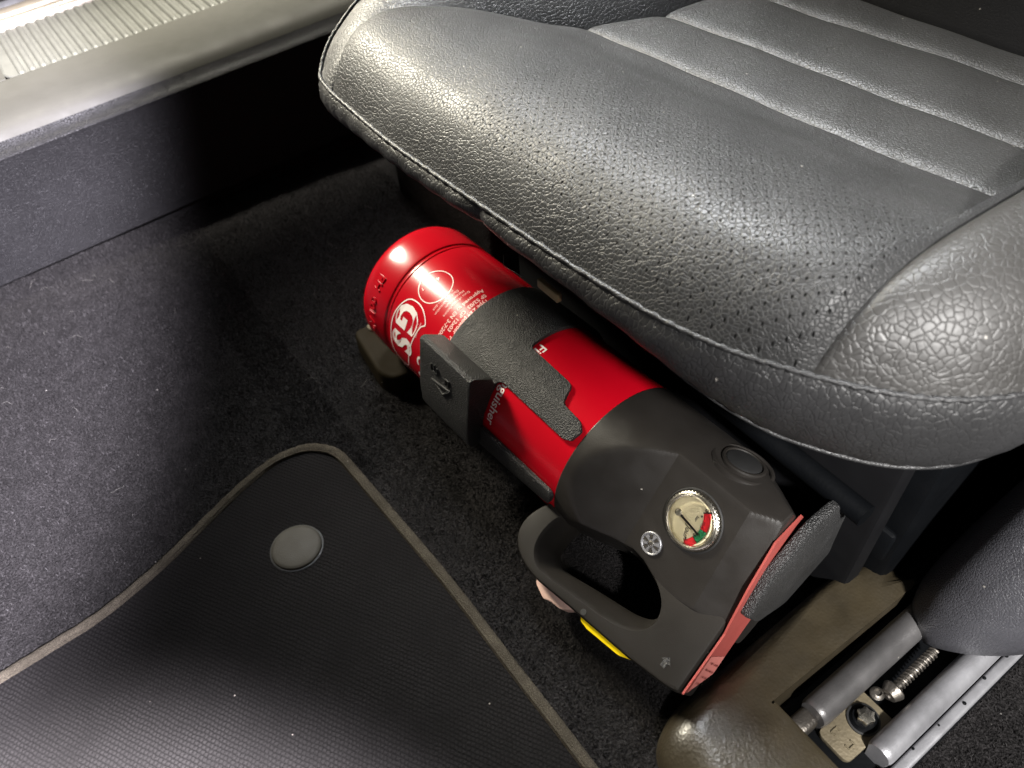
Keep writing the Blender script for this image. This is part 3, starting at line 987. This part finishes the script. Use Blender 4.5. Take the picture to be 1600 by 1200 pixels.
def inset(pts, d):
    P = np.array(pts); c = []
    n = len(P); area = 0
    for i in range(n):
        area += P[i - 1][0] * P[i][1] - P[i][0] * P[i - 1][1]
    sg = 1 if area > 0 else -1
    for i in range(n):
        t1 = P[i] - P[i - 1]; t2 = P[(i + 1) % n] - P[i]
        t = t1 / (np.linalg.norm(t1) + 1e-9) + t2 / (np.linalg.norm(t2) + 1e-9); t /= np.linalg.norm(t) + 1e-9
        c.append(tuple(P[i] + sg * np.array((-t[1], t[0])) * d))
    return c
def bridge(a, b):
    n = len(a)
    for i in range(n):
        k = (i + 1) % n
        bm.faces.new((a[i], a[k], b[k], b[i]))
def fill(la, lb):
    es = []
    for lp in (la, lb):
        for i in range(len(lp)):
            k = (i + 1) % len(lp)
            e_ = bm.edges.get((lp[i], lp[k])) or bm.edges.new((lp[i], lp[k]))
            es.append(e_)
    bmesh.ops.triangle_fill(bm, use_beauty=True, use_dissolve=False, edges=es)
def lerp2(a, b, t): return [tuple(np.array(p) * (1 - t) + np.array(q) * t) for p, q in zip(a, b)]
o_top = loop(inset(outer, .0026), WT); o_m0 = loop(inset(outer, .0012), WT - .0004); o_m1 = loop(inset(outer, .0004), WT - .0013); o_1 = loop(outer, WT - .0028)
o_2 = loop(outer, WB + .0014); o_bot = loop(inset(outer, .0012), WB)
bridge(o_top, o_m0); bridge(o_m0, o_m1); bridge(o_m1, o_1); bridge(o_1, o_2); bridge(o_2, o_bot)
hl = []
for t, z in ((0, WT), (.10, WT - .0007), (.25, WT - .0026), (.5, WT - .0072), (.75, WT - .0115), (.92, WT - .0150), (1.0, WT - .0185)):
    hl.append(loop(lerp2(hole_top, hole_low, t), z))
hl.append(loop(hole_low, WB + .010)); hl.append(loop(hole_top, WB))
for a_, b_ in zip(hl, hl[1:]):
    bridge(a_, b_)
fill(o_top, hl[0]); fill(o_bot, hl[-1])
handle = from_bm('carry_handle', bm, 'handle', ext, 32, 'black loop handle')
# recycling-size recessed arrow near the tip
arr = [(-.0028, -.0016), (.0006, -.0016), (.0006, -.0034), (.0040, 0), (.0006, .0034), (.0006, .0016), (-.0028, .0016)]
bm = prism_bm([(.1135 + y_, -(.0700 - x_)) for x_, y_ in arr], WT - .0003, WT + .0003)
from_bm('moulded_arrow', bm, 'strap', handle)
# yellow safety tab, pale trigger, pin hole
yp = rounded([(.0570, .0862), (.0600, .0895), (.0660, .0902), (.0900, .0872), (.0965, .0840), (.0960, .082), (.06, .084)], .0012, 3)
bm = prism_bm([(s, -v) for s, v in yp], -.004, .0125, .0012, 3)
from_bm('safety_tab', bm, 'yellow', ext, label='yellow plastic safety tab')
tp = rounded([(.0150, .0900), (.0200, .0955), (.0300, .0985), (.0340, .0965), (.0430, .0950), (.0485, .0900), (.0450, .0860), (.0200, .0870)], .0014, 3)
bm = prism_bm([(s, -v) for s, v in tp], -.010, .004, .0012, 3)
from_bm('trigger', bm, 'pink', ext, label='pale pink trigger below the handle')
V, F = lathe([(.0011, -.001), (.0019, -.0002), (.0019, .0003), (.0013, .0003)], 20, L(.0600, .0838, WT))
from_py('pin_hole', V, F, 'rubber', handle)
# red end label with its printed corner
def end_pt(v, w_, off): return (s_end(v) + off, -v, w_)
lab = [(.0752, .0165), (.036, .0165), (.030, .021), (.010, .0330), (-.018, .0440), (-.040, .030), (-.043, .0), (-.03, -.017), (.0580, -.0175)]
bm = bmesh.new(); vs = [bm.verts.new(end_pt(v, w_, .0018)) for v, w_ in lab]; f = bm.faces.new(vs)
r_ = bmesh.ops.extrude_face_region(bm, geom=[f]); tv = [g for g in r_['geom'] if isinstance(g, bmesh.types.BMVert)]
bmesh.ops.translate(bm, verts=tv, vec=(.0012, 0, 0))
endl = from_bm('end_label', bm, 'salmon', ext, label='salmon red label on the end face')
lab2 = [(.0735, .0130), (.0500, .0150), (.0460, -.0160), (.0580, -.0168)]
V = [end_pt(v, w_, .0033) for v, w_ in lab2]
from_py('printed_corner', V, [(0, 1, 2, 3)], 'pinklabel', endl, 0)
rnd = random.Random(3)
V = []; F = []
for row in range(5):
    for i in range(9):
        v0 = .072 - row * .0045 - .001; w0 = .010 - i * .0026 - row * .0006
        if v0 < .0475 or w0 < -.0155 + (.0 if v0 < .06 else (v0 - .058) * 1.9): continue
        hw = rnd.uniform(.00025, .0006); n0 = len(V)
        V += [end_pt(v0 - .0007, w0 - hw, .0036), end_pt(v0 + .0006, w0 - hw, .0036), end_pt(v0 + .0006, w0 + hw, .0036), end_pt(v0 - .0007, w0 + hw, .0036)]
        F.append((n0, n0 + 1, n0 + 2, n0 + 3))
from_py('small_lettering', V, F, 'darkprint', endl, 0)
# round plug on the upper side
ph = R(141); cs = .0760
nz = Vector((0, -math.cos(ph), math.sin(ph))); xa = Vector((1, 0, 0)); ya = nz.cross(xa)
pc = Vector(cyl(cs, ph, .0525))
V, F = lathe([(.0192, -.003), (.0190, .0018), (.0180, .0024), (.0170, .0025), (.0162, .0020), (.0160, .001)], 48, pc, (xa, ya, nz))
plug = from_py('discharge_plug', V, F, 'head', ext)
V, F = lathe([(.0135, .000), (.0135, .0030), (.0128, .0038), (.0115, .0039), (.0110, .0033), (.0108, .0028)], 40, pc, (xa, ya, nz))
from_py('plug_ring', V, F, 'handle', plug)  # metal ring blackened: the seat's shade is put into its material
V, F = lathe([(.0108, .002), (.0106, .0034), (.0092, .0041), (.001, .0042)], 36, pc, (xa, ya, nz))
from_py('plug_cap', V, F, 'rubber', plug)

# ---- pressure gauge on the facet
n2 = Vector((0, -math.cos(F0), math.sin(F0))); gx = Vector((0, -math.sin(F0), -math.cos(F0))); gy = Vector((1, 0, 0))
def fac(s, v_, h=0):   # point on the gauge facet: along the bottle s, across v_ (in the facet), height h
    return Vector((s, 0, 0)) + n2 * (D2 + h) + gx * v_
t0 = .0180   # facet centre offset: in-facet coordinate of v: v*sin - w*cos
GC = (.0782, -.0172); GS = 1.12
gc = fac(*GC)
def glathe(name, pr, mat, parent, n=64, off=(0, 0), smooth=30):
    V, F = lathe([(r * GS, h) for r, h in pr], n, gc + gx * off[0] + gy * off[1], (gx, gy, n2))
    return from_py(name, V, F, mat, parent, smooth)
gauge = glathe('pressure_gauge', [(.0166, -.0005), (.0166, .0004), (.0160, .0007), (.0156, .0005), (.0152, -.002)], 'rubber', ext)
rim_ = []
rings = []
for (r, h, kn) in ((.0150, -.004, 0), (.0151, .0008, 1), (.0150, .0022, 1), (.0143, .0030, 0), (.0137, .0032, 0), (.0134, .0026, 0), (.0130, .0030, 0), (.0126, .0028, 0), (.0121, .0012, 0)):
    rings.append([gc + n2 * h + (gx * math.cos(2 * math.pi * k / 144) + gy * math.sin(2 * math.pi * k / 144)) * GS * (r + (.00022 if (k % 3 == 0 and kn) else 0)) for k in range(144)])
V, F = loft(rings, True, False)
from_py('gauge_ring', V, F, 'nickel', gauge, 40)
glathe('gauge_dial', [(.0124, -.002), (.0124, .0006), (.001, .0006)], 'dial', gauge)
def gp(px, py, h): return gc + gx * px * GS + gy * py * GS + n2 * h
PV = (.0010, -.0079)      # pivot of the needle
def arc_band(name, r0, r1, a0, a1, mat, h=.00085):
    V0, V1 = [], []
    for k in range(17):
        a = R(a0 + (a1 - a0) * k / 16)
        V0.append(gp(PV[0] + r0 * math.sin(a), PV[1] + r0 * math.cos(a), h)); V1.append(gp(PV[0] + r1 * math.sin(a), PV[1] + r1 * math.cos(a), h))
    V, F = loft([V0, V1], False)
    return from_py(name, V, F, mat, gauge, 0)
arc_band('dial_zone', .0135, .0172, -36, -3, 'dialred'); arc_band('dial_zone', .0135, .0172, -2.4, 22, 'dialgreen'); arc_band('dial_zone', .0135, .0172, 22.6, 46, 'dialred')
arc_band('dial_line', .0133, .0175, -3, -2.4, 'ink', .0009); arc_band('dial_line', .0133, .0175, 22, 22.6, 'ink', .0009); arc_band('dial_line', .0133, .0175, 9.7, 10.3, 'ink', .0009)
arc_band('dial_line', .0133, .0178, -39, -36, 'ink', .0009)
def gtext(s, size, px, py, rot, mat='ink', shear=0, weight=0):
    V, F = text_mesh(s, size * 1.15, weight + .00004, shear)
    c, sn = math.cos(R(rot)), math.sin(R(rot))
    V = [gp(px + x * c - y * sn, py + x * sn + y * c, .00095) for x, y, _ in V]
    return from_py('dial_figure', V, F, mat, gauge, 0)
gtext('0', .0026, -.0092, .0022, 35); gtext('10,5', .0020, -.0040, .0046, 8); gtext('15', .0022, .0030, .0046, -15, weight=.00005); gtext('21', .0022, .0085, .0022, -35)
gtext('bar', .0020, -.0042, .0008, 0, shear=.2); gtext('Jour', .0036, .0032, -.0012, 14, shear=.35)
gtext('15', .0017, .0010, .0100, -10); gtext('10', .0017, -.0072, .0086, 20)
V, F = lathe([(.0006, .0009), (.0006, .00096), (.0001, .00096)], 14, gp(-.0052, .0030, 0), (gx, gy, n2)); from_py('dial_dot', V, F, 'ink', gauge)
na = R(9); tip = (PV[0] + .0150 * math.sin(na), PV[1] + .0150 * math.cos(na))
nx, ny = math.cos(na) * .00042, -math.sin(na) * .00042
V = []
for h in (.0013, .0016):
    V += [gp(PV[0] - nx * 1.6, PV[1] - ny * 1.6, h), gp(PV[0] + nx * 1.6, PV[1] + ny * 1.6, h), gp(tip[0] + nx, tip[1] + ny, h), gp(tip[0] - nx, tip[1] - ny, h)]
from_py('needle', V, [(0, 1, 2, 3), (4, 5, 6, 7), (0, 1, 5, 4), (1, 2, 6, 5), (2, 3, 7, 6), (3, 0, 4, 7)], 'ink', gauge, 0)
V, F = lathe([(.0021, .0008), (.0021, .0018), (.0015, .0024), (.0008, .0026), (.0001, .0026)], 24, gp(PV[0], PV[1], 0), (gx, gy, n2)); from_py('needle_pivot', V, F, 'nickel', gauge)
glathe('gauge_glass', [(.0122, .0030), (.0110, .0037), (.0080, .0043), (.0045, .0046), (.0005, .0047)], 'glass', gauge)
# small silver badge next to it
bcn = fac(.0650, .0112)
V, F = lathe([(.0070, -.001), (.0070, .0008), (.0066, .0012), (.0060, .0010), (.0056, .0006), (.001, .0006)], 40, bcn, (gx, gy, n2))
badge = from_py('round_badge', V, F, 'silver', ext, 40)
V, F = lathe([(.0016, .0006), (.0016, .0013), (.0010, .0016), (.0002, .0016)], 18, bcn, (gx, gy, n2)); from_py('badge_pin', V, F, 'nickel', badge)
for k in range(12):
    a = 2 * math.pi * k / 12
    d = gx * math.cos(a) + gy * math.sin(a); e_ = -gx * math.sin(a) + gy * math.cos(a)
    V = [bcn + d * .0024 - e_ * .0004 + n2 * .0006, bcn + d * .0024 + e_ * .0004 + n2 * .0006, bcn + d * .0053 + e_ * .0011 + n2 * .0006, bcn + d * .0053 - e_ * .0011 + n2 * .0006]
    V += [p + n2 * .0005 for p in V]
    from_py('badge_ray', V, [(0, 1, 2, 3), (4, 5, 6, 7), (0, 1, 5, 4), (1, 2, 6, 5), (2, 3, 7, 6), (3, 0, 4, 7)], 'steel' if k % 2 else 'silver', badge, 0)

# ------------------------------------------------------------------ wall bracket that holds it
brk = empty('extinguisher_bracket', CC, 'black plastic holder with a wide strap and square latch round the red bottle', 'holder', matrix=FR)
RS = .0556


def wrapped_plate(name, poly, r0, th, mat, bev=.0008, step=3, parent=None):
    """poly in (s, degrees) -> plate bent round the bottle"""
    pts = [(s, R(p) * r0) for s, p in poly]
    bm = prism_bm(pts, 0, th, bev, 2, True)
    ys = [v.co.y for v in bm.verts]; y = min(ys); d = R(step) * r0
    y += d
    while y < max(ys):
        bmesh.ops.bisect_plane(bm, geom=bm.verts[:] + bm.edges[:] + bm.faces[:], plane_co=(0, y, 0), plane_no=(0, 1, 0))
        y += d
    bmesh.ops.triangulate(bm, faces=[f for f in bm.faces if len(f.verts) > 4])
    for v in bm.verts:
        v.co = cyl(v.co.x, v.co.y / r0, r0 + v.co.z)
    return from_bm(name, bm, mat, parent or brk, 30)


def sphi(pts, r, seg=5):
    P = rounded([(s, R(p) * RS) for s, p in pts], r, seg)
    return [(s, math.degrees(y / RS)) for s, y in P]


strap_poly = sphi([(-.1260, 235), (-.0722, 235), (-.0722, 104.5), (-.0290, 102.5), (-.0245, 90.0), (-.0065, 88.5), (-.0015, 84), (-.0035, 75.5), (-.0085, 73.2), (-.0690, 74.5), (-.0735, 72), (-.0735, 15), (-.1260, 15)],
                  [0, 0, .003, .0035, .003, .003, .002, .002, .002, .002, .002, 0, 0])
wrapped_plate('strap', strap_poly, RS, .0024, 'strap')
low_arm = sphi([(-.100, 38), (-.0735, 36), (-.0020, 37.5), (.0010, 34.5), (-.0012, 26), (-.008, 24), (-.0735, 14), (-.100, 12)], [0, 0, .002, .002, .002, .002, 0, 0])
wrapped_plate('lower_arm', low_arm, RS, .0030, 'strap')
# latch: prism along the bottle
nt_ = lambda p: (math.cos(R(p)), math.sin(R(p)))
pv = [(.0198 * 1.0, .0545), (.0180, .0610), (.0270, .0762), (.0300, .0768), (.0400, .0630), (.0545, .0430), (.0630, .0270), (.0610, .0200), (.0500, .0220), (.0450, .0360)]
pv = rounded(pv, [.001, .002, .0028, .0028, .02, .02, .004, .003, .002, .01], 4)
rings = []
for s, sc in ((-.1298, .94), (-.1292, .98), (-.1275, 1), (-.0750, 1), (-.0732, .98), (-.0726, .94)):
    c = np.array((.042, .050))
    rings.append([L(s, *(c + (np.array(q) - c) * sc)) for q in pv])
V, F = loft(rings, True, True)
latch = from_py('latch', V, F, 'strap', brk, 40, 'square latch with moulded arrow')
# moulded triangle and marks on the latch face
p0 = np.array((.0300, .0768)); p1 = np.array((.0530, .0440)); dd = (p1 - p0) / np.linalg.norm(p1 - p0); nn_ = np.array((-dd[1], dd[0]))
if nn_ @ np.array((1, .6)) < 0: nn_ = -nn_
def lf(s, t, h):
    q = p0 + dd * t + nn_ * h; return Vector(L(s, *q))
def lbar(name, a, b, r=.0006, h=.0008):
    V, F = tube([lf(*a, h), lf(*b, h)], r, 6)
    return from_py(name, V, F, 'strap', latch)
T0, T1, T2 = (-.1135, .0260), (-.0930, .0225), (-.1010, .0310)
lbar('moulded_triangle', T0, T1, .0009); lbar('moulded_triangle', T1, T2, .0007); lbar('moulded_triangle', T2, T0, .0007)
for (s_, t_, ln) in ((-.1150, .0130, .0050), (-.1115, .0120, .0050), (-.1080, .0130, .0050), (-.0985, .0150, .0050), (-.0950, .0160, .0040)):
    lbar('moulded_mark', (s_, t_), (s_ + .0006, t_ + ln), .0006)
lbar('moulded_mark', (-.1150, .0180), (-.1080, .0180), .0005); lbar('moulded_mark', (-.0985, .0150), (-.0940, .0150), .0005)
# base of the holder on the floor, foot and end stop
VW = lambda v, w_: L(0, v, w_)
bm = box_bm(-.17, .112, -.074, .030, -.0665, -.0620, .002, 2)  # holder plate, widened as the bottle's shadow seen through the hand hole
from_bm('base_shade_plate', bm, 'strap', brk)
es = [(.0215, .0190), (.0190, -.0090), (-.0010, -.0470), (-.0600, -.0480), (-.0680, -.0120), (-.0590, .0200), (-.0380, .0330), (-.0050, .0300)]
es = rounded(es, [.002, .002, .004, .004, .003, .004, .008, .006], 4)
rings = []
c = np.array((-.02, -.005))
for off, sc in ((.0024, .985), (.0032, 1), (.0065, 1), (.0080, .985), (.0086, .95)):
    rings.append([(s_end(q[0] * 1.0) + off + max(0, -(q[0])) * .10, -(c + (np.array(q) - c) * sc)[0], (c + (np.array(q) - c) * sc)[1]) for q in es])
V, F = loft(rings, True, True)
from_py('end_stop', V, F, 'strap', brk, 40, 'black grained end stop of the holder')

# foot under the bottle base (stands on the floor)
fo = empty('bracket_foot', (-.45, .15, 0), 'low brown plastic foot on the carpet under the red bottle base', 'foot')
ft = rounded([(-.497, .150), (-.437, .1435), (-.422, .151), (-.415, .215), (-.49, .225)], [.008, .008, .006, .004, .004], 4)
rings = []
c = np.array((-.456, .19))
for z, k in ((0, 0), (.016, .0004), (.0185, .0012), (.0195, .0030), (.0198, .006)):
    rr = []
    for q in ft:
        d = np.array(q) - c; Ld = np.linalg.norm(d); p = c + d * (1 - k / Ld)
        rr.append((p[0] + .45, p[1] - .15, z + .001 * (p[0] + .45) * 0))
    rings.append(rr)
V, F = loft(rings, True, True)
from_py('foot_block', V, F, 'foot', fo, 45)
V, F = lathe([(.006, .0), (.006, .003), (.004, .0045), (.001, .005)], 20, (-.489 + .45, .168 - .15, .0185))
from_py('foot_screw', V, F, 'bracket', fo)

# ------------------------------------------------------------------ small loose things
V, F = tube(catmull([(-.312, .196, .1895), (-.308, .193, .186), (-.305, .192, .187), (-.300, .191, .189), (-.293, .191, .1905), (-.288, .192, .1900)], 5), .00022, 5)
o = from_py('loose_thread', V, F, 'lint'); o['label'] = 'pale loose thread hanging at the seat underside above the bottle'; o['category'] = 'thread'
# hairs and lint caught in the carpet, one loose mass
g = random.Random(11); V = []; F = []
for i in range(36):
    x, y = (g.uniform(-.79, -.42), g.uniform(-.15, .26)) if i < 34 else (g.uniform(-.30, -.05), g.uniform(.12, .15))
    if x > -.40 and y > .06: continue
    a0 = g.uniform(0, 6.28); bend = g.uniform(-1.6, 1.6); Ln = g.uniform(.003, .013)
    z0 = .0024 if i < 34 else .0082
    pts = [(x, y, z0)]
    for k in range(6):
        a0 += bend / 6; q = pts[-1]; pts.append((q[0] + math.cos(a0) * Ln / 6, q[1] + math.sin(a0) * Ln / 6, z0 + .0012 * math.sin(k)))
    v_, f_ = tube(pts, .00009, 4); n0 = len(V); V += v_; F += [tuple(n0 + q for q in ff) for ff in f_]
for i in range(26):
    x, y = g.uniform(-.78, -.42), g.uniform(-.1, .28)
    r0 = g.uniform(.0003, .0009); n0 = len(V); c = (x, y, .0022)
    V += [(c[0] + r0 * g.uniform(.6, 1.2) * dx, c[1] + r0 * g.uniform(.6, 1.2) * dy, c[2] + r0 * dz) for dx, dy, dz in ((1, 0, 0), (0, 1, 0), (-1, 0, 0), (0, -1, 0), (0, 0, 1))]
    F += [(n0, n0 + 1, n0 + 4), (n0 + 1, n0 + 2, n0 + 4), (n0 + 2, n0 + 3, n0 + 4), (n0 + 3, n0, n0 + 4)]
o = from_py('carpet_lint', V, F, 'lint', None, 0); o['kind'] = 'stuff'
